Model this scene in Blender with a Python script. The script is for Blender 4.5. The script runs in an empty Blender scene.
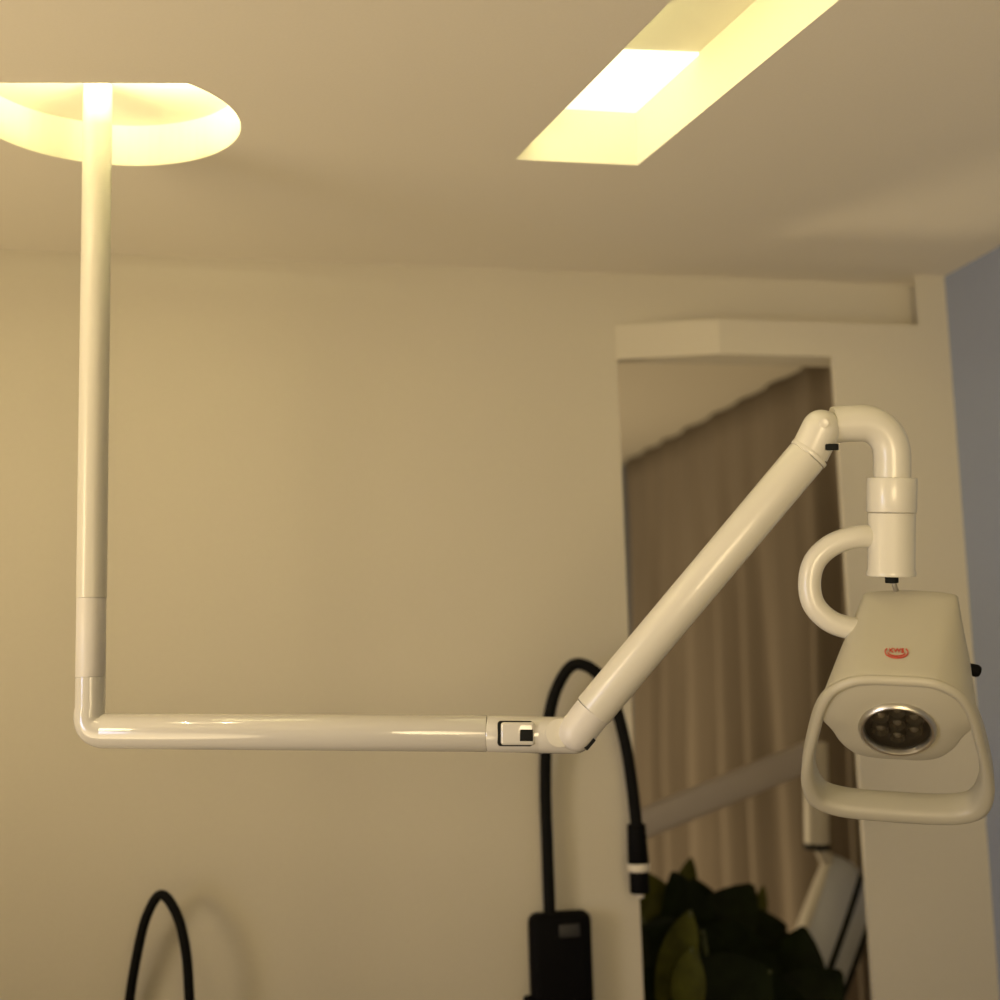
import bpy, bmesh, math, random
from mathutils import Vector, Matrix, Quaternion
from mathutils.geometry import tessellate_polygon
random.seed(7)
SC = bpy.context.scene
COL = SC.collection
PI = math.pi

# ------------------------------------------------------------------ camera
FPX = 1270.0
UP = Vector((-283, 9751, -FPX)).normalized()
_x = -278.0
YD = Vector((_x, (283 * _x - FPX * FPX) / 9751, -FPX)).normalized()
XD = YD.cross(UP).normalized()
RW = Matrix((XD, YD, UP))                     # camera axes -> world axes
CAM = Vector((0, 0, 1.65))
ZC = 2.40                                     # ceiling height
YW = 2.29                                     # back wall face
cam_d = bpy.data.cameras.new('camera')
cam_d.sensor_width = 36
cam_d.lens = FPX / 1000 * 36
cam = bpy.data.objects.new('camera', cam_d)
cam.matrix_world = Matrix.Translation(CAM) @ RW.to_4x4()
COL.objects.link(cam)
SC.camera = cam
cam_d.dof.use_dof = True
cam_d.dof.focus_distance = 1.60
cam_d.dof.aperture_fstop = 2.2
cam_d.clip_start = 0.05

def ray(px, py): return RW @ (Vector((px - 500, 500 - py, -FPX)) / FPX)
def at(px, py, d): return CAM + ray(px, py) * d
def on_y(px, py, y): r = ray(px, py); return CAM + r * (y / r.y)
def on_x(px, py, x): r = ray(px, py); return CAM + r * (x / r.x)
def on_z(px, py, z): r = ray(px, py); return CAM + r * ((z - CAM.z) / r.z)

# --------------------------------------------------------------- materials
def mat(name, col, rough=0.5, metal=0.0, bump=0.0, scale=40.0, vary=0.0, coat=0.0, emit=None, estr=0.0, stretch=None, spec=0.5):
    m = bpy.data.materials.new(name); m.use_nodes = True
    nt = m.node_tree; b = nt.nodes['Principled BSDF']
    b.inputs['Base Color'].default_value = (*col, 1)
    b.inputs['Roughness'].default_value = rough
    b.inputs['Metallic'].default_value = metal
    b.inputs['Coat Weight'].default_value = coat
    b.inputs['Specular IOR Level'].default_value = spec
    if emit:
        b.inputs['Emission Color'].default_value = (*emit, 1)
        b.inputs['Emission Strength'].default_value = estr
    tc = nt.nodes.new('ShaderNodeTexCoord')
    mp = nt.nodes.new('ShaderNodeMapping')
    nt.links.new(tc.outputs['Object'], mp.inputs['Vector'])
    if stretch: mp.inputs['Scale'].default_value = stretch
    nz = nt.nodes.new('ShaderNodeTexNoise'); nz.inputs['Scale'].default_value = scale
    nz.inputs['Detail'].default_value = 5
    nt.links.new(mp.outputs['Vector'], nz.inputs['Vector'])
    if vary:
        rp = nt.nodes.new('ShaderNodeValToRGB')
        rp.color_ramp.elements[0].position = 0.3; rp.color_ramp.elements[1].position = 0.7
        rp.color_ramp.elements[0].color = (*[c * (1 - vary) for c in col], 1)
        rp.color_ramp.elements[1].color = (*[min(1, c * (1 + vary)) for c in col], 1)
        nt.links.new(nz.outputs['Fac'], rp.inputs['Fac'])
        nt.links.new(rp.outputs['Color'], b.inputs['Base Color'])
    if bump:
        bp = nt.nodes.new('ShaderNodeBump'); bp.inputs['Strength'].default_value = bump
        bp.inputs['Distance'].default_value = 0.002
        nt.links.new(nz.outputs['Fac'], bp.inputs['Height'])
        nt.links.new(bp.outputs['Normal'], b.inputs['Normal'])
    return m

M = dict(
    wall=mat('wall_paint', (.555, .52, .43), .85, bump=.15, scale=220, vary=.015),
    header=mat('header_paint', (.46, .435, .38), .85, bump=.15, scale=220, vary=.015),
    ceil=mat('ceiling_paint', (.73, .69, .60), .9, bump=.1, scale=260, vary=.012),
    grey=mat('grey_wall_paint', (.245, .28, .37), .8, bump=.15, scale=200, vary=.02),
    floor=mat('floor_boards', (.42, .33, .25), .5, bump=.1, scale=8, vary=.15, stretch=(1, 9, 1)),
    plastic=mat('cream_plastic', (.61, .59, .515), .30, coat=.15, bump=.02, scale=300),
    enamel=mat('white_enamel', (.60, .585, .54), .14, coat=.9, bump=.01, scale=200),
    sleeve=mat('ivory_sleeve', (.62, .60, .565), .38, bump=.02, scale=300),
    matte=mat('cream_head_plastic', (.425, .40, .31), .42, bump=.03, scale=500),
    black=mat('black_rubber', (.006, .006, .006), .6, bump=.1, scale=300, spec=.06),
    blackp=mat('black_plastic', (.003, .003, .0035), .6, bump=.03, scale=300, spec=.06),
    switch=mat('grey_switch', (.02, .02, .02), .5),
    chrome=mat('brushed_chrome', (.62, .60, .54), .36, metal=1, bump=.03, scale=300),
    reflector=mat('dark_reflector', (.24, .225, .19), .35, metal=.15, bump=.05, scale=200),
    led=mat('clear_led_lens', (.62, .60, .52), .12, metal=.4, coat=.6),
    ledrim=mat('led_cup', (.46, .44, .38), .25, metal=.6),
    red=mat('red_print', (.50, .05, .028), .5),
    silver=mat('white_ring', (.62, .58, .50), .4),
    curtain=mat('taupe_curtain', (.235, .20, .165), .85, bump=.2, scale=60, vary=.08, stretch=(1, 1, .04), spec=.15),
    grey_arm=mat('grey_arm_paint', (.36, .33, .335), .5, bump=.02),
    dome=mat('blue_grey_plastic', (.38, .40, .46), .45, bump=.02),
    dome2=mat('pale_plastic', (.50, .47, .42), .45, bump=.02),
    dark=mat('dark_gasket', (.010, .011, .010), .7, spec=.1),
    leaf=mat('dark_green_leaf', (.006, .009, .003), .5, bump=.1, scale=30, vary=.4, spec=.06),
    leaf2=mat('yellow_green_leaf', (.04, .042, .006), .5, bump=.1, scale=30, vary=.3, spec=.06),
    stem=mat('green_stem', (.05, .06, .02), .6, vary=.2),
    pot=mat('grey_pot', (.20, .18, .17), .7, vary=.1, bump=.1),
    soil=mat('soil', (.04, .03, .02), 1, bump=.6, scale=60, vary=.3),
    glow=mat('led_diffuser', (.9, .88, .75), .5, emit=(1, .93, .66), estr=1.9),
    glow2=mat('slot_patch_glow', (.9, .88, .75), .5, emit=(1, .93, .66), estr=1.2),  # glow that paints the lit patch on the slot top
    recess=mat('recess_paint', (.74, .72, .60), .8, bump=.03, scale=200),
)
g = bpy.data.materials.new('clear_cover'); g.use_nodes = True
nt = g.node_tree
for n in list(nt.nodes):
    if n.type != 'OUTPUT_MATERIAL': nt.nodes.remove(n)
out = [n for n in nt.nodes if n.type == 'OUTPUT_MATERIAL'][0]
tr = nt.nodes.new('ShaderNodeBsdfTransparent'); gl = nt.nodes.new('ShaderNodeBsdfGlossy'); gl.inputs['Roughness'].default_value = .03
fr = nt.nodes.new('ShaderNodeFresnel'); mx = nt.nodes.new('ShaderNodeMixShader')
nt.links.new(fr.outputs[0], mx.inputs[0]); nt.links.new(tr.outputs[0], mx.inputs[1]); nt.links.new(gl.outputs[0], mx.inputs[2]); nt.links.new(mx.outputs[0], out.inputs[0])
M['glass'] = g

# ----------------------------------------------------------------- builders
def link(name, bm, m, parent=None, smooth=True, sharp=38):
    bmesh.ops.remove_doubles(bm, verts=bm.verts, dist=1e-6)
    bmesh.ops.recalc_face_normals(bm, faces=bm.faces)
    if smooth:
        for f in bm.faces: f.smooth = True
        for e in bm.edges:
            e.smooth = not (len(e.link_faces) == 2 and e.calc_face_angle(0) > math.radians(sharp))
    me = bpy.data.meshes.new(name); bm.to_mesh(me); bm.free()
    ms = m if isinstance(m, (list, tuple)) else [m]
    for k in ms: me.materials.append(k)
    o = bpy.data.objects.new(name, me); COL.objects.link(o)
    if parent is not None: o.parent = parent
    return o

def empty(name, loc, label, cat, group=None):
    o = bpy.data.objects.new(name, None); COL.objects.link(o)
    o.location = loc; o.empty_display_size = .05
    o['label'] = label; o['category'] = cat
    if group: o['group'] = group
    return o

def tag(o, label, cat, group=None, kind=None):
    o['label'] = label; o['category'] = cat
    if group: o['group'] = group
    if kind: o['kind'] = kind
    return o

def crom(pts, n=6, closed=False):
    pts = [Vector(p) for p in pts]; res = []; N = len(pts)
    rng = range(N) if closed else range(N - 1)
    for i in rng:
        if closed:
            p0, p1, p2, p3 = pts[i - 1], pts[i], pts[(i + 1) % N], pts[(i + 2) % N]
        else:
            p1, p2 = pts[i], pts[i + 1]
            p0 = pts[i - 1] if i else p1 * 2 - p2
            p3 = pts[i + 2] if i + 2 < N else p2 * 2 - p1
        for k in range(n):
            t = k / n
            res.append(.5 * ((2 * p1) + (p2 - p0) * t + (2 * p0 - 5 * p1 + 4 * p2 - p3) * t * t + (3 * p1 - p0 - 3 * p2 + p3) * t ** 3))
    if not closed: res.append(pts[-1].copy())
    return res

def loft(bm, rings, closed=True, caps=(True, True), mi=0):
    vs = [[bm.verts.new(p) for p in r] for r in rings]
    n = len(vs[0])
    for a, b in zip(vs[:-1], vs[1:]):
        for i in range(n if closed else n - 1):
            j = (i + 1) % n
            try: bm.faces.new((a[i], a[j], b[j], b[i])).material_index = mi
            except ValueError: pass
    if caps[0]: bm.faces.new(vs[0]).material_index = mi
    if caps[1]: bm.faces.new(vs[-1]).material_index = mi
    return vs

def tube(bm, pts, rad, seg=28, caps=True, bevel=0.0, round_start=False, round_end=False, mi=0):
    pts = [Vector(p) for p in pts]
    rads = list(rad) if isinstance(rad, (list, tuple)) else [rad] * len(pts)
    def ends(p, q, r, kind):
        d = (p - q).normalized(); o = []
        if kind == 'round':
            for k in range(1, 8):
                a = k / 8 * PI / 2; o.append((p + d * r * math.sin(a), r * math.cos(a)))
            o.append((p + d * r * .999, r * .03))
        elif bevel:
            o = [(p - d * bevel * .001, r)]
            o += [(p + d * bevel * .7 - d * bevel, r), (p - d * bevel * .3, r - bevel * .3), (p, r - bevel)]
            o = o[1:]
        return o
    P = list(zip(pts, rads))
    if bevel and not round_start:
        d = (pts[0] - pts[1]).normalized(); r = rads[0]
        P = [(pts[0], r - bevel), (pts[0] - d * bevel * .3, r - bevel * .3), (pts[0] - d * bevel, r)] + P[1:]
    if bevel and not round_end:
        d = (pts[-1] - pts[-2]).normalized(); r = rads[-1]
        P = P[:-1] + [(pts[-1] - d * bevel, r), (pts[-1] - d * bevel * .3, r - bevel * .3), (pts[-1], r - bevel)]
    if round_start: P = list(reversed(ends(pts[0], pts[1], rads[0], 'round'))) + P
    if round_end: P = P + ends(pts[-1], pts[-2], rads[-1], 'round')
    # frames
    T = []
    for i in range(len(P)):
        a = P[max(i - 1, 0)][0]; b = P[min(i + 1, len(P) - 1)][0]
        T.append((b - a).normalized() if (b - a).length > 1e-9 else T[-1])
    ref = Vector((0, 0, 1)) if abs(T[0].z) < .9 else Vector((1, 0, 0))
    u = (ref - T[0] * ref.dot(T[0])).normalized()
    rings = []
    for i, (p, r) in enumerate(P):
        u = (u - T[i] * u.dot(T[i])).normalized(); w = T[i].cross(u)
        rings.append([p + (u * math.cos(2 * PI * k / seg) + w * math.sin(2 * PI * k / seg)) * r for k in range(seg)])
    loft(bm, rings, True, (caps, caps), mi)
    return bm

def TB(*a, **k):
    bm = bmesh.new(); tube(bm, *a, **k); return bm

def rbox(bm, c, ax, half, r=.004, seg=3, mi=0):
    """rounded box: centre c, axes ax (3 unit vectors), half sizes"""
    b2 = bmesh.new(); bmesh.ops.create_cube(b2, size=2)
    for v in b2.verts: v.co = Vector((v.co.x * half[0], v.co.y * half[1], v.co.z * half[2]))
    bmesh.ops.bevel(b2, geom=list(b2.edges), offset=min(r, min(half) * .95), segments=seg, profile=.5, affect='EDGES')
    mp = {}
    for v in b2.verts: mp[v] = bm.verts.new(Vector(c) + ax[0] * v.co.x + ax[1] * v.co.y + ax[2] * v.co.z)
    for f in b2.faces: bm.faces.new([mp[v] for v in f.verts]).material_index = mi
    b2.free(); return bm
WAX = (Vector((1, 0, 0)), Vector((0, 1, 0)), Vector((0, 0, 1)))
def box(bm, lo, hi, mi=0):
    c = [(a + b) / 2 for a, b in zip(lo, hi)]; h = [(b - a) / 2 for a, b in zip(lo, hi)]
    vs = [bm.verts.new((c[0] + sx * h[0], c[1] + sy * h[1], c[2] + sz * h[2])) for sx in (-1, 1) for sy in (-1, 1) for sz in (-1, 1)]
    for q in ((0, 1, 3, 2), (4, 6, 7, 5), (0, 4, 5, 1), (2, 3, 7, 6), (0, 2, 6, 4), (1, 5, 7, 3)):
        bm.faces.new([vs[i] for i in q]).material_index = mi
    return bm
def BX(lo, hi): return box(bmesh.new(), lo, hi)
def struct(name, bm, m, smooth=False):
    o = link(name, bm, m, None, smooth); o['kind'] = 'structure'; return o

# --------------------------------------------------------------- the setting
XR = 1.42                                       # grey right wall face
XO = .7455                                      # left edge of the opening
YS = 2.225                                      # face of the lintel and pillar, standing proud of the back wall
XJ = 1.1655                                     # right edge of the opening
XE = 1.570
YB = 4.60                                       # far end of the next room

struct('floor', BX((-3.2, -3.2, -.1), (2.0, 5.0, 0)), M['floor'])
struct('wall_back', BX((-3.2, YW, 0), (XO, YW + .09, ZC)), M['wall'])
struct('trim_1', BX((XJ, YS, 0), (XE + .2, YS + .012, 2.2285)), M['wall'])         # pillar right of the opening
def prism(bm, pts, z0, z1):
    loft(bm, [[Vector((x, y, z0)) for x, y in pts], [Vector((x, y, z1)) for x, y in pts]])
    return bm
struct('trim_2', prism(bmesh.new(), [(.7455, YW + .02), (.7455, YW - .001), (.93, YS), (1.353, YS), (1.353, YW + .02)], 2.2285, 2.297), M['wall'])   # lintel over the opening
struct('trim_3', prism(bmesh.new(), [(1.353, YS), (XE + .2, YS), (XE + .2, YW + .05), (1.353 * (YW + .05) / YS, YW + .05)], 2.2285, ZC), M['wall'])      # strip beside the grey wall
struct('wall_header', BX((XO, YW, 2.255), (1.60, YW + .09, ZC)), M['wall'])       # back wall continued over the opening
struct('wall_right', BX((XR, -3.2, 0), (XE + .2, YS, ZC)), M['grey'])
struct('wall_side', BX((XE, YW, 0), (XE + .2, YB, ZC)), M['wall'])                # right wall of the next room
struct('wall_far', BX((-.6, YB, 0), (XE + .2, YB + .1, ZC)), M['grey'])
struct('wall_inner', BX((-.6, YW + .09, 0), (-.5, YB, ZC)), M['wall'])

# ceiling with a round-ended recess and a slanting slot recess
def ceiling():
    bm = bmesh.new()
    def V(x, y, z=ZC): return Vector((x, y, z))
    outer = [V(-3.2, -3.2), V(2.0, -3.2), V(2.0, 5.0), V(-3.2, 5.0)]
    rnd = []
    line = lambda x: 1.603 - .155 * (x + .145)          # straight near edge of the cut-out
    prev = None
    for k in range(361):
        a = PI / 2 + 2 * PI * k / 360
        x, y = -.152 + .178 * math.cos(a), 1.714 + .160 * math.sin(a)
        ok = y >= line(x)
        if ok and (k % 5 == 0 or prev is False) and k < 360: rnd.append(V(x, y))
        if not ok and prev: rnd.append(V(x, y))
        prev = ok
    A, B_ = on_z(515, 159.5, ZC), on_z(637.7, 165.3, ZC)
    C_, D_ = on_z(839, 0, ZC), on_z(672, 0, ZC)
    C2, D2 = B_ + (C_ - B_) * 2.2, A + (D_ - A) * 2.2
    slot = [A, B_, C2, D2]
    loops = [outer, rnd, slot]
    flat = [p for l in loops for p in l]
    vs = [bm.verts.new(p) for p in flat]
    for t in tessellate_polygon(loops): bm.faces.new([vs[i] for i in t])
    i0 = len(outer)
    for l, dz, rnd_edge in ((rnd, .062, True), (slot, .088, False)):
        lo = vs[i0:i0 + len(l)]; i0 += len(l)
        hi = [bm.verts.new(v.co + Vector((0, 0, dz))) for v in lo]
        for i in range(len(lo)):
            j = (i + 1) % len(lo)
            bm.faces.new((lo[i], lo[j], hi[j], hi[i])).material_index = 1
        bm.faces.new(hi).material_index = 1
    # upper side of the slab
    hi = [bm.verts.new(p + Vector((0, 0, .2))) for p in outer]
    bm.faces.new(hi)
    for i in range(4): bm.faces.new((vs[i], vs[(i + 1) % 4], hi[(i + 1) % 4], hi[i]))
    o = struct('ceiling', bm, [M['ceil'], M['recess']])
    return slot
SLOT = ceiling()

# lit patch on the top of the slot recess, put in as a glowing plate
A, B_, C2, D2 = SLOT
ex = (B_ - A).normalized(); ey = (C2 - B_).normalized()
def slot_pt(u, v, dz): return A + ex * u + ((D2 - A).lerp(C2 - B_, u / .2)) * v + Vector((0, 0, dz))
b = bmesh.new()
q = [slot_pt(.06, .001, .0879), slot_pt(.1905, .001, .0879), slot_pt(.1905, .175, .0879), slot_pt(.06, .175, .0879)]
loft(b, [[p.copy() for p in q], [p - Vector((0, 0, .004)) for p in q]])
o = link('slot_light_patch', b, M['glow2'], smooth=False)
tag(o, 'glowing plate standing in for the lit patch inside the slanting slot recess of the ceiling', 'lit patch')

# ------------------------------------------------------------ examination lamp
pole_xy = on_z(97.5, 128, ZC)
PX, PY = pole_xy.x, pole_xy.y
lamp = empty('examination_lamp', (PX, PY, ZC + .062), 'cream ceiling-hung examination lamp with long jointed arm and loop-handled head', 'lamp')
INV = Matrix.Translation(-Vector((PX, PY, ZC + .062)))
def part(name, bm, m, parent=lamp, smooth=True, sharp=38, label=None):
    if parent is lamp: bmesh.ops.transform(bm, matrix=INV, verts=bm.verts)
    o = link(name, bm, m, parent, smooth, sharp)
    if label: o['label'] = label
    return o
def z_at(py): # height on the pole for an image row
    lo, hi = 1.3, 2.5
    for _ in range(50):
        mid = (lo + hi) / 2
        c = RW.transposed() @ (Vector((PX, PY, mid)) - CAM)
        if 500 - FPX * c.y / -c.z > py: lo = mid
        else: hi = mid
    return lo
V3 = lambda x, y, z: Vector((x, y, z))
z1, z2, z3 = z_at(598), z_at(677), z_at(731)
part('ceiling_pole', TB([V3(PX, PY, ZC + .0615), V3(PX, PY, z1)], .0195, seg=40), M['plastic'])
part('pole_sleeve', TB([V3(PX, PY, z1), V3(PX, PY, z2)], .0190, seg=40, bevel=.001), M['sleeve'], label='paler ivory sleeve at the pole foot')
aL = at(104, 731, 1.644); aR = at(487, 733.5, 1.62)
ad = (aR - aL).normalized()
cb = V3(PX, PY, z3) # bend corner
R_ = .030
el = []
st = V3(PX, PY, z3 + R_); 
for k in range(13):
    t = k / 12
    el.append((1 - t) ** 2 * st + 2 * t * (1 - t) * (aL - ad * .024) + t * t * (aL + ad * .002))
part('elbow', TB([V3(PX, PY, z2)] + el, [.0192] + [.0192 + .0033 * k / 12 for k in range(13)], seg=40), M['enamel'])
part('horizontal_arm', TB([aL, aR], [.0228, .0234], seg=48, bevel=.0012), M['enamel'])
hE = at(545, 735, 1.612); kE = at(574, 735.5, 1.607)
camN = (CAM - hE).normalized()
yo = part('hinge_yoke', TB([aR + ad * .0008, hE], .0232, seg=48, bevel=.002), M['enamel'])
rx = ad; rz = (V3(0, 0, 1) - ad * ad.z).normalized(); ry = rz.cross(rx)
yoc = at(515, 733.3, 1.616) - ry * .0
def ybox(name, px0, px1, py0, py1, depth, thick, m, r, parent=lamp):
    c = at((px0 + px1) / 2, (py0 + py1) / 2, depth)
    s = depth / FPX
    bm = rbox(bmesh.new(), c, (rx, ry, rz), ((px1 - px0) / 2 * s, thick / 2, (py1 - py0) / 2 * s), r)
    bmesh.ops.transform(bm, matrix=INV, verts=bm.verts)
    o = link(name, bm, m, parent)
    if parent is not lamp: o.parent = parent
    return o
ybox('hinge_gap', 497.5, 533, 721, 746, 1.598, .012, M['dark'], .004, yo)
ybox('hinge_tongue', 500.5, 535, 722, 745, 1.597, .014, M['enamel'], .004, yo)
ybox('hinge_slot', 520, 533, 729.5, 741, 1.5915, .006, M['dark'], .0005, yo)
kn = part('knuckle', TB([hE - ad * .006, kE], .0230, seg=48, round_end=True), M['enamel'])
b = TB([at(560, 733, 1.590), at(560, 733, 1.5838)], .0180, seg=36, bevel=.001)
part('pivot_disc', b, M['plastic'])
# lower sleeve and spring arm
s0 = at(577, 732, 1.590); s1 = at(596, 715.5, 1.588); s1 = s0.lerp(at(603, 698, 1.588), .62); s2 = at(807, 456, 1.572)
ud = (s2 - s1).normalized()
sl = part('arm_sleeve', TB([s0, s1], .0236, seg=48, round_start=True), M['sleeve'])
rt = (camN.cross(ud)).normalized()
b = rbox(bmesh.new(), at(588, 742.5, 1.583), (ud, rt, camN), (.0085, .0056, .008), .001)
part('joint_gap', b, M['dark'])
part('spring_arm', TB([s1, s2], .0249, seg=48, bevel=.0016), M['plastic'])
b = TB([s2 + ud * .0005, s2 + ud * .0065], .0257, seg=48, bevel=.0012)
part('arm_end_ring', b, M['plastic'])
pv = at(821, 429, 1.566)
part('upper_knuckle', TB([s2 + ud * .004, pv], [.0240, .0238], seg=48, round_end=True), M['plastic'])
cn2 = (CAM - pv).normalized()
part('pivot_screw', TB([at(824, 423, 1.5455), at(824, 423, 1.5415)], .0062, seg=24, bevel=.001), M['plastic'])
b = rbox(bmesh.new(), at(832, 447, 1.551), (rx, cn2, rz), (.008, .006, .004), .0012)
part('knuckle_gap', b, M['dark'])
nb = [at(833, 425, 1.572), at(848, 423.6, 1.572), at(862, 423.2, 1.572)]
for k in range(1, 12):
    a = k / 12 * PI / 2
    nb.append(at(862 + 30 * math.sin(a), 423.2 + 32 * (1 - math.cos(a)), 1.572))
nb += [at(892.2, 458, 1.572), at(892.2, 480, 1.572)]
part('bent_neck', TB(nb, .0226, seg=44), M['plastic'])
D1 = 1.572
part('neck_collar', TB([at(892, 478, D1), at(891.5, 512.5, D1)], .0302, seg=48, bevel=.0015), M['plastic'])
cp = part('neck_cup', TB([at(891.5, 513, D1), at(891.3, 570, D1), at(891.2, 572, D1), at(891.2, 576, D1)], [.0285, .0285, .0298, .0298], seg=48, bevel=.001), M['plastic'])
part('cable_plug', TB([at(891.5, 574, D1), at(891.8, 583, D1)], .0082, seg=20, bevel=.001), M['dark'], label='small dark cable plug under the neck')
part('cable', TB(crom([at(893, 582, D1), at(895, 587, D1), at(898, 596, D1 + .012)], 5), .0032, seg=12), M['reflector'])
b = TB(crom([at(880, 537, D1 + .004), at(856, 537, D1), at(832, 545, D1), at(815, 561, D1), at(809.5, 583, D1), at(814, 605, D1 - .002), at(830, 621, D1 - .004), at(850, 628, D1 - .004), at(866, 629, D1 - .001)], 6), .0140, seg=28)
part('curved_bracket', b, M['plastic'])

# ---- lamp head: own frame (r across, v up the tilted face, n out of the lens)
ln = Vector((-.3906, -.5926, -.7045)).normalized()
lr = Vector((.8675, -.4931, -.0662)); lr = (lr - ln * lr.dot(ln)).normalized()
lv = ln.cross(lr)
LC = at(900, 727, 1.51)
def H(r, v, n): return LC + lr * r + lv * v + ln * n
half_front = [(0, .0780), (.03, .0775), (.0515, .0720), (.0745, .0545), (.0895, .022), (.088, .002), (.076, -.018), (.066, -.040), (.050, -.058), (.030, -.0650), (0, -.0655)]
half_mid = [(0, .0795), (.029, .079), (.0505, .0755), (.0665, .0625), (.0755, .040), (.0745, .012), (.068, -.010), (.060, -.032), (.047, -.046), (.028, -.050), (0, -.050)]
half_back = [(0, .0825), (.024, .0815), (.046, .0790), (.0555, .0745), (.0570, .060), (.0560, .032), (.0535, .010), (.049, -.010), (.042, -.021), (.026, -.025), (0, -.025)]
def full(half): return [Vector((r, v, 0)) for r, v in half] + [Vector((-r, v, 0)) for r, v in reversed(half[1:-1])]
def sec(half, sub=5): return crom(full(half), sub, True)
F0, F1, F2 = sec(half_front), sec(half_mid), sec(half_back)
def blend(t):
    if t < .5: a, c, k = F0, F1, t * 2
    else: a, c, k = F1, F2, t * 2 - 1
    return [p.lerp(q, k) for p, q in zip(a, c)]
b = bmesh.new(); rings = []
LB = .150
rings.append([H(p.x * .955 - .004, (p.y - .006) * .955 + .006, -.0035) for p in F0])
rings.append([H(p.x * .985 - .004, (p.y - .006) * .985 + .006, -.0055) for p in F0])
for k in range(0, 13):
    t = k / 12
    rings.append([H(p.x - .004 + .016 * t, p.y, -.010 - (LB - .010) * t) for p in blend(t)])
for s, dn in ((.99, .0012), (.96, .003), (.88, .006), (.7, .0105), (.35, .012)):
    rings.append([H(p.x * s + .012, (p.y - .028) * s + .028, -LB - dn) for p in F2])
vs = loft(b, rings, True, (False, True))
# front panel with the round lens hole
RH = .0405; LO = (-.003, -.0075)
circ = []
for p in F0:
    a = math.atan2(p.y - LO[1], p.x - LO[0]); circ.append(H(LO[0] + RH * math.cos(a), LO[1] + RH * math.sin(a), -.0035))
cv = [b.verts.new(p) for p in circ]
for i in range(len(cv)):
    j = (i + 1) % len(cv)
    b.faces.new((vs[0][i], vs[0][j], cv[j], cv[i]))
head = part('lamp_head', b, M['matte'], sharp=50)
def sub(name, bm, m, parent=head, label=None, sharp=38):
    bmesh.ops.transform(bm, matrix=INV, verts=bm.verts)
    o = link(name, bm, m, parent, True, sharp)
    if label: o['label'] = label
    return o
# loop handle: D-shaped band
halfD = [(0, .0785), (.03, .078), (.052, .0725), (.075, .055), (.0905, .022), (.102, -.030), (.1115, -.080), (.1155, -.115), (.1125, -.146), (.101, -.167), (.079, -.179), (.048, -.184), (0, -.185)]
DO = crom(full(halfD), 6, True)
N = len(DO); rings = []
for i, p in enumerate(DO):
    t = (DO[(i + 1) % N] - DO[i - 1]).normalized(); inw = Vector((t.y, -t.x, 0))
    if inw.dot(Vector((0, -.05, 0)) - p) < 0: inw = -inw
    f = min(1, max(0, (-.05 - p.y) / .12)); f = f * f * (3 - 2 * f)
    up = min(1, max(0, (p.y + .02) / .08))
    lw = .0125 + .010 * f
    dp = .012 + .028 * min(1, max(0, (.060 - p.y) / .085))
    prof = [(.004, -dp), (.0012, -dp + .002), (0, -dp + .006), (0, -.007), (.0012, -.003), (.004, -.0008), (.007, 0), (lw * .72, -.0006), (lw * .88, -.003), (lw, -.009), (lw + .001, -dp * .6), (lw - .001, -dp + .004), (lw - .005, -dp)]
    sc = 1 - .0
    rings.append([H(p.x - .005 + inw.x * s, p.y + inw.y * s, n) for s, n in prof])
rings.append(rings[0])
b = bmesh.new(); loft(b, rings, True, (False, False))
sub('loop_handle', b, M['matte'], sharp=60)
# lens
def lathe(bm, prof, seg=48, mi=0, org=(0, 0)):
    rings = [[H(LO[0] + (org[0] + r * math.cos(2 * PI * k / seg)) * .95, LO[1] + (org[1] + r * math.sin(2 * PI * k / seg)) * .95, n + .0065) for k in range(seg)] for r, n in prof]
    loft(bm, rings, True, (False, False), mi)
b = bmesh.new(); lathe(b, [(.0400, -.016), (.0402, -.007), (.0415, -.0045), (.0440, -.004), (.0465, -.006), (.0475, -.010), (.0475, -.0125)])
sub('lens_bezel', b, M['chrome'], label='shiny metal ring round the lens')
b = bmesh.new(); lathe(b, [(.0405, -.012), (.038, -.024), (.034, -.028), (.001, -.029)])
sub('reflector', b, M['reflector'], label='dark metallic dish behind the small lights')
spots = [(0, 0)] + [(.0235 * math.cos(PI / 6 + k * PI / 3), .0235 * math.sin(PI / 6 + k * PI / 3)) for k in range(6)]
for (a_, c_) in spots:
    b = bmesh.new(); lathe(b, [(.0112, -.0285), (.0105, -.0165), (.0098, -.0155), (.0088, -.0165), (.006, -.023)], 24, 0, (a_, c_))
    lathe(b, [(.0062, -.024), (.0058, -.0205), (.0042, -.0185), (.0022, -.0176), (.0004, -.0174)], 20, 1, (a_, c_))
    sub('led_light', b, [M['ledrim'], M['led']])
b = bmesh.new(); lathe(b, [(.0402, -.0105), (.0004, -.0105)]); lathe(b, [(.0402, -.0115), (.0004, -.0115)])
sub('lens_cover', b, M['glass'], label='clear cover over the lens')
# knob on the right side
kp = [at(959, 667, 1.545), at(971, 669.5, 1.545), at(977, 671, 1.545), at(979.5, 671.8, 1.545)]
sub('knob', TB(kp, [.0070, .0074, .0078, .0066], seg=20, bevel=.001), M['black'], label='small black knob on the right side')
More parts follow.
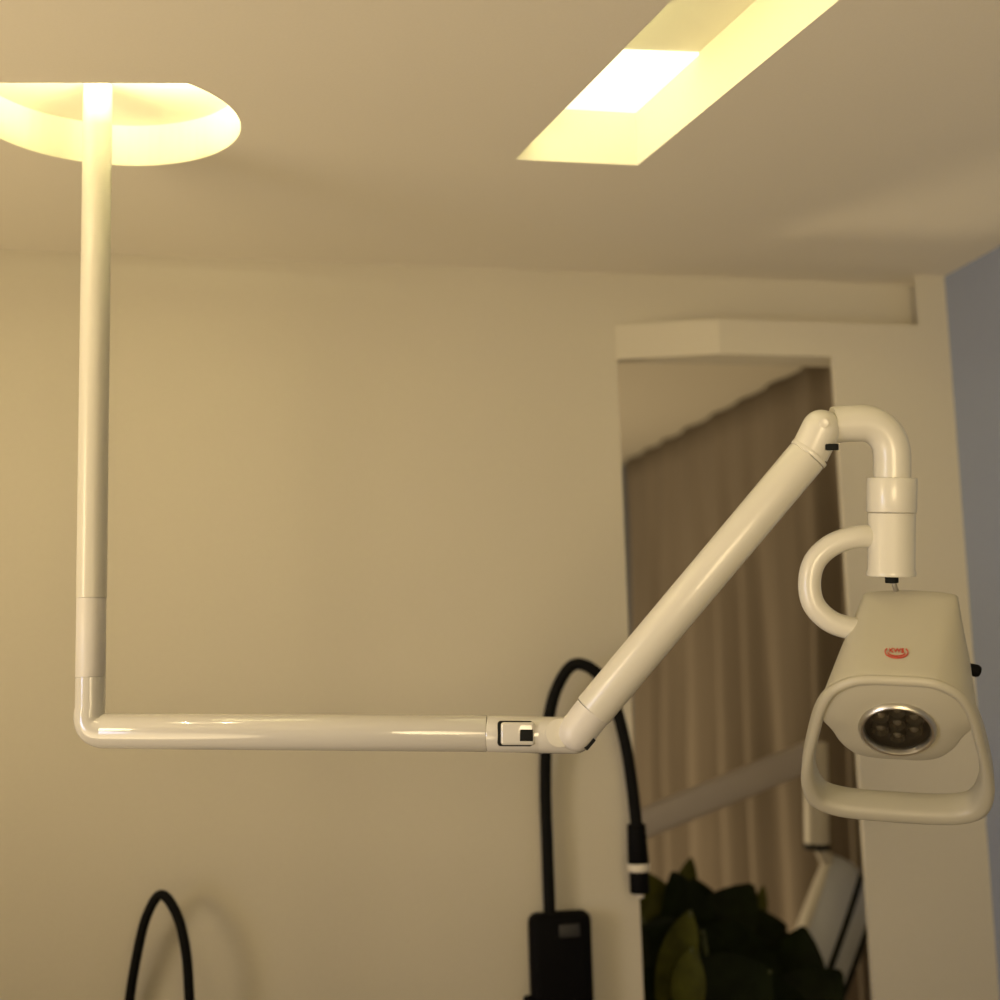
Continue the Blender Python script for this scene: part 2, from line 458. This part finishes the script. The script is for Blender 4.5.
# red oval emblem with lettering on the upper face
q = ray(896.5, 652.5); o_ = LC + lv * .0792
s_ = ((o_ - CAM).dot(lv)) / q.dot(lv); ctr = CAM + q * s_
cr, cn_ = (ctr - LC).dot(lr), (ctr - LC).dot(ln)
def E(x, y): return H(cr + x, .0802 + .0006, cn_ - y)
b = bmesh.new()
def arc(rx_, ry_, w, a0, a1, n=30):
    prev = None
    for k in range(n + 1):
        a = a0 + (a1 - a0) * k / n
        c = [b.verts.new(E((rx_ + s) * math.cos(a), (ry_ + s) * math.sin(a))) for s in (-w / 2, w / 2)]
        if prev: b.faces.new((prev[0], prev[1], c[1], c[0]))
        prev = c
arc(.0130, .0096, .0010, math.radians(-215), math.radians(35))
arc(.0100, .0066, .0008, math.radians(-170), math.radians(-10))
tx = bpy.data.curves.new('txt', 'FONT'); tx.body = 'KWS'; tx.size = .0095; tx.align_x = 'CENTER'; tx.align_y = 'CENTER'
to = bpy.data.objects.new('txt', tx); COL.objects.link(to)
bpy.context.view_layer.update()
me = bpy.data.meshes.new_from_object(to.evaluated_get(bpy.context.evaluated_depsgraph_get()))
bpy.data.objects.remove(to)
vm = [b.verts.new(E(v.co.x * .85, v.co.y + .0024)) for v in me.vertices]
for p in me.polygons:
    try: b.faces.new([vm[i] for i in p.vertices])
    except ValueError: pass
bpy.data.meshes.remove(me)
r_ = bmesh.ops.extrude_face_region(b, geom=list(b.faces))
for v in [e for e in r_['geom'] if isinstance(e, bmesh.types.BMVert)]: v.co -= lv * .0016
sub('emblem', b, M['red'], label='red oval emblem with KWS lettering')

# ------------------------------------------------------------ gooseneck lamps
def gooseneck(name, label, path, rad, bx, head, with_box=True):
    """path in world points, bx = wall box bounds, head = list of (start, end, r0, r1, material, part)"""
    root = empty(name, ((bx[0] + bx[1]) / 2, YW, bx[2]), label, 'lamp', 'black gooseneck wall lamps')
    inv = Matrix.Translation(-root.location)
    def p(nm, bm, m, par=root, lab=None):
        bmesh.ops.transform(bm, matrix=inv, verts=bm.verts); o = link(nm, bm, m, par)
        if lab: o['label'] = lab
        return o
    c = Vector(((bx[0] + bx[1]) / 2, YW - .0225, (bx[2] + bx[3]) / 2))
    hs = p('wall_box', rbox(bmesh.new(), c, WAX, ((bx[1] - bx[0]) / 2, .022, (bx[3] - bx[2]) / 2), .016, 5), M['blackp'])
    p('switch', rbox(bmesh.new(), c + Vector((.012, -.0222, (bx[3] - bx[2]) / 2 - .030)), WAX, (.019, .0025, .011), .002), M['switch'], hs, 'dark grey switch')
    p('side_knob', TB([Vector((bx[0] - .012, c.y, bx[3] - .150)), Vector((bx[0] + .004, c.y, bx[3] - .150))], .011, seg=20, bevel=.002), M['blackp'], hs)
    p('gooseneck', TB(crom(path, 6), rad, seg=20), M['black'])
    hd = None
    for a, e, r0, r1, m, nm in head:
        o = p(nm, TB([a, e], [r0, r1], seg=28, bevel=.0015), M[m], hd or root, 'pale ring round the lamp head' if nm == 'ring' else None)
        if hd is None: hd = o
    return root
gy = YW - .024
pth = [on_y(550, 922, gy), on_y(547.5, 850, gy), on_y(545.5, 790, gy), on_y(547, 735, gy - .01), on_y(555, 693, gy - .02), on_y(573, 665, gy - .03), on_y(596, 672, gy - .04), on_y(613, 700, gy - .045), on_y(625, 742, gy - .05), on_y(632, 785, gy - .05), on_y(637, 830, gy - .05)]
hy = gy - .05
a1 = on_y(531.5, 916, YW - .045); a2 = on_y(593, 916, YW - .045)
head_ = [(on_y(636.3, 824, hy), on_y(638.5, 864, hy), .0165, .0190, 'blackp', 'lamp_head'),
         (on_y(638.4, 863, hy), on_y(638.8, 871, hy), .0200, .0200, 'silver', 'ring'),
         (on_y(638.8, 871, hy), on_y(640, 893, hy), .0170, .0175, 'blackp', 'head_barrel'),
         (on_y(640, 893, hy), on_y(640.3, 898, hy), .0085, .0070, 'silver', 'lens_tip')]
gooseneck('gooseneck_lamp', 'black gooseneck lamp arching from its wall box to beside the opening', pth, .0108, (a1.x, a2.x, a1.z - .26, a1.z), head_)
pth = [on_y(124, 1062, gy), on_y(129, 1005, gy), on_y(136, 960, gy - .01), on_y(146, 918, gy - .02), on_y(161, 894.5, gy - .03), on_y(177, 915, gy - .04), on_y(186, 952, gy - .05), on_y(189.5, 1000, gy - .05), on_y(191, 1040, gy - .05)]
a1 = on_y(108, 1055, YW - .045); a2 = on_y(160, 1055, YW - .045)
e1, e2 = on_y(191, 1036, hy), on_y(191.5, 1080, hy)
head_ = [(e1, e2, .014, .017, 'blackp', 'lamp_head'), (e2, e2 - Vector((0, 0, .012)), .018, .018, 'silver', 'ring'), (e2 - Vector((0, 0, .012)), e2 - Vector((0, 0, .05)), .0150, .0155, 'blackp', 'head_barrel')]
gooseneck('gooseneck_lamp', 'thinner black gooseneck lamp arching low on the wall below the pole', pth, .0082, (a1.x, a2.x, a1.z - .24, a1.z), head_)

# ------------------------------------------------------------------- curtain
bm = bmesh.new()
NY, NZ = 420, 24
y0, y1 = 2.74, 4.53
def fold(y, zf):
    u = (y - y0)
    ph = 2 * PI * u / .205 + 1.1 * math.sin(u * 3.1 + .6) + .35 * math.sin(u * 9.0)
    w = math.sin(ph + .25 * math.sin(3 * zf + u * 4))
    w = 1 - 2 * (.5 + .5 * w) ** 1.8
    amp = .048 + .012 * math.sin(u * 5.3 + 1)
    return w * amp * (.16 + .84 * min(1, (1 - zf) * 2.2)) + .008 * min(1, (1 - zf) * 4) * math.sin(ph * 2.3 + 1)
rows = []
for i in range(NY + 1):
    y = y0 + (y1 - y0) * i / NY; row = []
    for k in range(NZ + 1):
        zf = k / NZ
        row.append(bm.verts.new((1.482 + fold(y, zf), y, .03 + (ZC - .034) * zf)))
    rows.append(row)
for a, c in zip(rows[:-1], rows[1:]):
    for k in range(NZ): bm.faces.new((a[k], c[k], c[k + 1], a[k + 1]))
cu = link('curtain', bm, M['curtain'])
sm = cu.modifiers.new('thickness', 'SOLIDIFY'); sm.thickness = .003
tag(cu, 'full-length taupe pleated curtain seen through the opening behind the lamp', 'curtain')

# ---------------------------------------------- grey lamp in the next room
sx, sy = .815, 2.74
rl = empty('jointed_lamp', (sx, sy, ZC), 'grey-armed lamp with ribbed blue-grey dome in front of the curtain', 'lamp')
inv2 = Matrix.Translation(-rl.location)
def p2(nm, bm, m, par=rl, lab=None, sharp=38):
    bmesh.ops.transform(bm, matrix=inv2, verts=bm.verts); o = link(nm, bm, m, par, True, sharp)
    if lab: o['label'] = lab
    return o
ar0 = on_y(620, 833, 2.74); ar1 = on_y(806, 757, 2.64)
p2('ceiling_pole', TB([Vector((sx, sy, ZC)), Vector((sx, sy, ar0.z - .03))], .022, seg=24), M['dome2'])
p2('mount_plate', TB([Vector((sx, sy, ZC)), Vector((sx, sy, ZC - .02))], .07, seg=32, bevel=.004), M['dome2'])
dA = (ar1 - ar0).normalized(); ua = (Vector((0, 0, 1)) - dA * dA.z).normalized(); na = dA.cross(ua)
b = rbox(bmesh.new(), (ar0 + ar1) / 2, (dA, na, ua), ((ar1 - ar0).length / 2 + .01, .022, .031), .010, 4)
p2('arm', b, M['grey_arm'], lab='flat grey arm')
p2('arm_bolt', TB([on_y(651, 812, 2.72), on_y(651, 812, 2.71)], .008, seg=16, bevel=.001), M['dark'])
t0 = on_y(815, 742, 2.66); t1 = on_y(817, 845, 2.66)
p2('drop_tube', TB([t0, t1], .027, seg=28, bevel=.002), M['dome2'], lab='pale vertical tube')
p2('tube_rim', TB([t1 + Vector((0, 0, .003)), on_y(817, 849, 2.66)], .029, seg=28), M['dark'])
p2('hook', TB(crom([on_y(820, 848, 2.66), on_y(824, 856, 2.665), on_y(828, 864, 2.67), on_y(834, 876, 2.68)], 5), .014, seg=16), M['dome2'])
# ribbed dome: rings along a tilted axis
axd = (Vector((.84, -.395, -.40))).normalized()
uD = (Vector((0, 0, 1)) - axd * axd.z).normalized(); wD = axd.cross(uD)
RD = .215
cD = on_y(828, 851, 2.69) - uD * RD
def ring_at(s, R):
    return [cD + axd * s + uD * R * math.cos(2 * PI * k / 64) + wD * R * .45 * math.sin(2 * PI * k / 64) for k in range(64)]
prof = [(-.004, .12, 0), (-.003, .180, 0), (.0, .205, 0), (.004, .212, 0), (.012, .214, 0), (.014, .211, 1), (.024, .213, 1), (.054, .212, 1), (.074, .204, 1), (.076, .196, 2), (.088, .193, 2), (.090, .200, 1), (.108, .195, 1), (.120, .184, 1), (.122, .176, 2), (.132, .160, 2), (.136, .12, 2)]
b = bmesh.new(); vr = [[b.verts.new(p) for p in ring_at(s, R)] for s, R, m in prof]
for i in range(len(vr) - 1):
    for k in range(64):
        b.faces.new((vr[i][k], vr[i][(k + 1) % 64], vr[i + 1][(k + 1) % 64], vr[i + 1][k])).material_index = prof[i + 1][2]
b.faces.new(vr[0]); f_ = b.faces.new(vr[-1]); f_.material_index = 2
p2('dome', b, [M['dome2'], M['dome'], M['dark']], lab='ribbed blue-grey dome with dark grooves')

# ---------------------------------------------------------------- plant
pl = empty('potted_plant', (.98, 2.54, 0), 'dark green broad-leaved potted plant in front of the curtain', 'plant')
inv3 = Matrix.Translation(-pl.location)
def p3(nm, bm, m, smooth=True):
    bmesh.ops.transform(bm, matrix=inv3, verts=bm.verts); return link(nm, bm, m, pl, smooth)
b = bmesh.new()
pc = Vector((.98, 2.54, 0))
rg = [(.10, 0), (.105, .01), (.15, .28), (.16, .30), (.16, .33), (.145, .33), (.14, .29)]
loft(b, [[pc + Vector((r * math.cos(2 * PI * k / 40), r * math.sin(2 * PI * k / 40), z)) for k in range(40)] for r, z in rg], True, (True, False))
p3('pot', b, M['pot'])
b = bmesh.new(); loft(b, [[pc + Vector((r * math.cos(2 * PI * k / 40), r * math.sin(2 * PI * k / 40), z)) for k in range(40)] for r, z in ((.141, .295), (.05, .31), (.002, .312))], True, (False, True))
p3('soil', b, M['soil'])
fo = bmesh.new(); st_ = bmesh.new()
def leaf(base, tip, nrm, width, mi):
    d = tip - base; L = d.length; d.normalize()
    sd = d.cross(nrm).normalized(); up = sd.cross(d)
    prev = None
    for k in range(11):
        t = k / 10
        w = width * (math.sin(PI * min(1, t * .97 + .015)) ** .75) * (1 - .25 * t)
        droop = -.16 * L * t * t
        c = base + d * L * t + up * (droop)
        row = [fo.verts.new(c - sd * w + up * .12 * w), fo.verts.new(c - sd * w * .5 + up * .02 * w), fo.verts.new(c - up * .06 * w), fo.verts.new(c + sd * w * .5 + up * .02 * w), fo.verts.new(c + sd * w + up * .12 * w)]
        if prev:
            for i in range(4): fo.faces.new((prev[i], prev[i + 1], row[i + 1], row[i])).material_index = mi
        prev = row
def add_leaf(px, py, y, ang, L, w, mi, face=None):
    """leaf whose middle shows near (px,py) at depth y; ang = direction of the tip in the facing plane"""
    c = on_y(px, py, y - .24)
    L *= .92; w *= .92
    d = Vector((math.cos(ang), random.uniform(-.25, .1), math.sin(ang))).normalized()
    nrm = face or Vector((random.uniform(-.5, .3), -1, random.uniform(.1, .8))).normalized()
    base, tip = c - d * L * .5, c + d * L * .5
    leaf(base, tip, nrm, w, mi)
    foot = pc + Vector((random.uniform(-.06, .06), random.uniform(-.06, .06), .30))
    tube(st_, crom([foot, foot.lerp(base, .55) + Vector((0, 0, .06)), base], 5), [.006] * 10 + [.004], seg=8)
R = math.radians
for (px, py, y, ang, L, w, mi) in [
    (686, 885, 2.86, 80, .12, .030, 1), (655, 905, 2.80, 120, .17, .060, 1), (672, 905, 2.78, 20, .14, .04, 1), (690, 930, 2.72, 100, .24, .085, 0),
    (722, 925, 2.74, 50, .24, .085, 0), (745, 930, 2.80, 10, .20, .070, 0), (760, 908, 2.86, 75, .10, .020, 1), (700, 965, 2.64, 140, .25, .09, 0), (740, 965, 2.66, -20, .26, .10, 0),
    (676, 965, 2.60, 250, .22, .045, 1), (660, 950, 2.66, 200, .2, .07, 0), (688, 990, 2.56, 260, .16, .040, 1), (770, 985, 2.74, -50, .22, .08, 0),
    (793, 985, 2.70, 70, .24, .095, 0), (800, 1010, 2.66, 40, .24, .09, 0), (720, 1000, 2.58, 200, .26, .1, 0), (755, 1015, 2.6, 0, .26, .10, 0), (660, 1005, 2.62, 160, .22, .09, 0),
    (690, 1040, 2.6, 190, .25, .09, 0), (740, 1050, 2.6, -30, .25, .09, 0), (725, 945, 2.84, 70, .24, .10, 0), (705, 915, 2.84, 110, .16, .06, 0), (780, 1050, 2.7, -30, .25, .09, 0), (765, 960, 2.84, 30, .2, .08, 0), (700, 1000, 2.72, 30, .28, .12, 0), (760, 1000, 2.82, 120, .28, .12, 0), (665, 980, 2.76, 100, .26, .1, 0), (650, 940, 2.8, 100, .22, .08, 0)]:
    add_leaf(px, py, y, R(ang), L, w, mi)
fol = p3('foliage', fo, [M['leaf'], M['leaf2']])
p3('stem', st_, M['stem'])

# ------------------------------------------------------------------- lights
def area(name, loc, target, size, power, col, shape='DISK', sy_=None, spread=None):
    l = bpy.data.lights.new(name, 'AREA'); l.shape = shape; l.size = size
    if sy_: l.size_y = sy_
    l.energy = power; l.color = col
    if spread: l.spread = spread
    o = bpy.data.objects.new(name, l); COL.objects.link(o)
    o.location = loc
    o.rotation_euler = (Vector(target) - Vector(loc)).to_track_quat('-Z', 'Y').to_euler()
    return o
WARM = (1, .77, .44)
def strip(name, p0, p1, facing, width, power, col):
    """LED strip from p0 to p1 shining towards 'facing'"""
    l = bpy.data.lights.new(name, 'AREA'); l.shape = 'RECTANGLE'
    l.size = (p1 - p0).length; l.size_y = width; l.energy = power; l.color = col
    o = bpy.data.objects.new(name, l); COL.objects.link(o)
    x = (p1 - p0).normalized(); z = -Vector(facing).normalized(); z = (z - x * z.dot(x)).normalized(); y = z.cross(x)
    m = Matrix((x, y, z)).transposed().to_4x4(); m.translation = (p0 + p1) / 2
    o.matrix_world = m
LED = (1, .86, .42)
area('low_fill', (.9, -1.3, 1.0), (.9, 2.2, 1.7), 1.3, 5.0, WARM)  # unseen fill added behind the camera for pillar and undersides
area('left_light', (-2.3, .5, 2.1), (.2, 2.1, 1.62), .7, 6.6, WARM, spread=math.radians(100))
area('high_light', (.2, -.4, 1.75), (1.2, 2.2, 1.98), .7, 3.6, WARM, spread=math.radians(75))
area('ceiling_fill', (-1.4, .8, 1.15), (-.70, 1.15, 2.4), 1.5, 15.5, WARM, spread=math.radians(120))  # added unseen fill, brightens the ceiling like bounce from below
area('downlight_front', (-.565, 1.42, 2.392), (-.565, 1.42, 0), .03, 1.1, WARM)
area('downlight_rear', (-.40, 1.395, 2.392), (-.40, 1.395, 0), .03, 1.1, WARM)
area('next_room_light', (-.2, 4.0, .9), (1.4, 3.4, 1.3), 0.6, 23, WARM)
area('cool_fill', (-2.6, .3, 1.35), (1.42, 1.3, 1.45), .8, 2.6, (.50, .62, 1), spread=math.radians(58))  # unseen bluish lamp added at left to cool the grey wall
strip('slot_strip', slot_pt(.012, .03, .045), slot_pt(.012, .95, .045), ex - Vector((0, 0, .35)), .02, 1.05, LED)
nl = lambda x, dz=.012: Vector((x, 1.610 - .155 * (x + .145), ZC + dz))
strip('recess_strip_right', nl(-.105), nl(-.04), (0, .12, 1), .02, 4.0, (1, .89, .50))
strip('recess_strip_left', nl(-.305), nl(-.235), (0, .12, 1), .02, 1.8, (1, .89, .50))

w = bpy.data.worlds.new('world'); SC.world = w; w.use_nodes = True
bg = w.node_tree.nodes['Background']
bg.inputs[0].default_value = (1, .77, .45, 1); bg.inputs[1].default_value = .19
SC.view_settings.view_transform = 'Standard'
SC.view_settings.look = 'None'
SC.view_settings.exposure = -0.1
SC.view_settings.gamma = 1
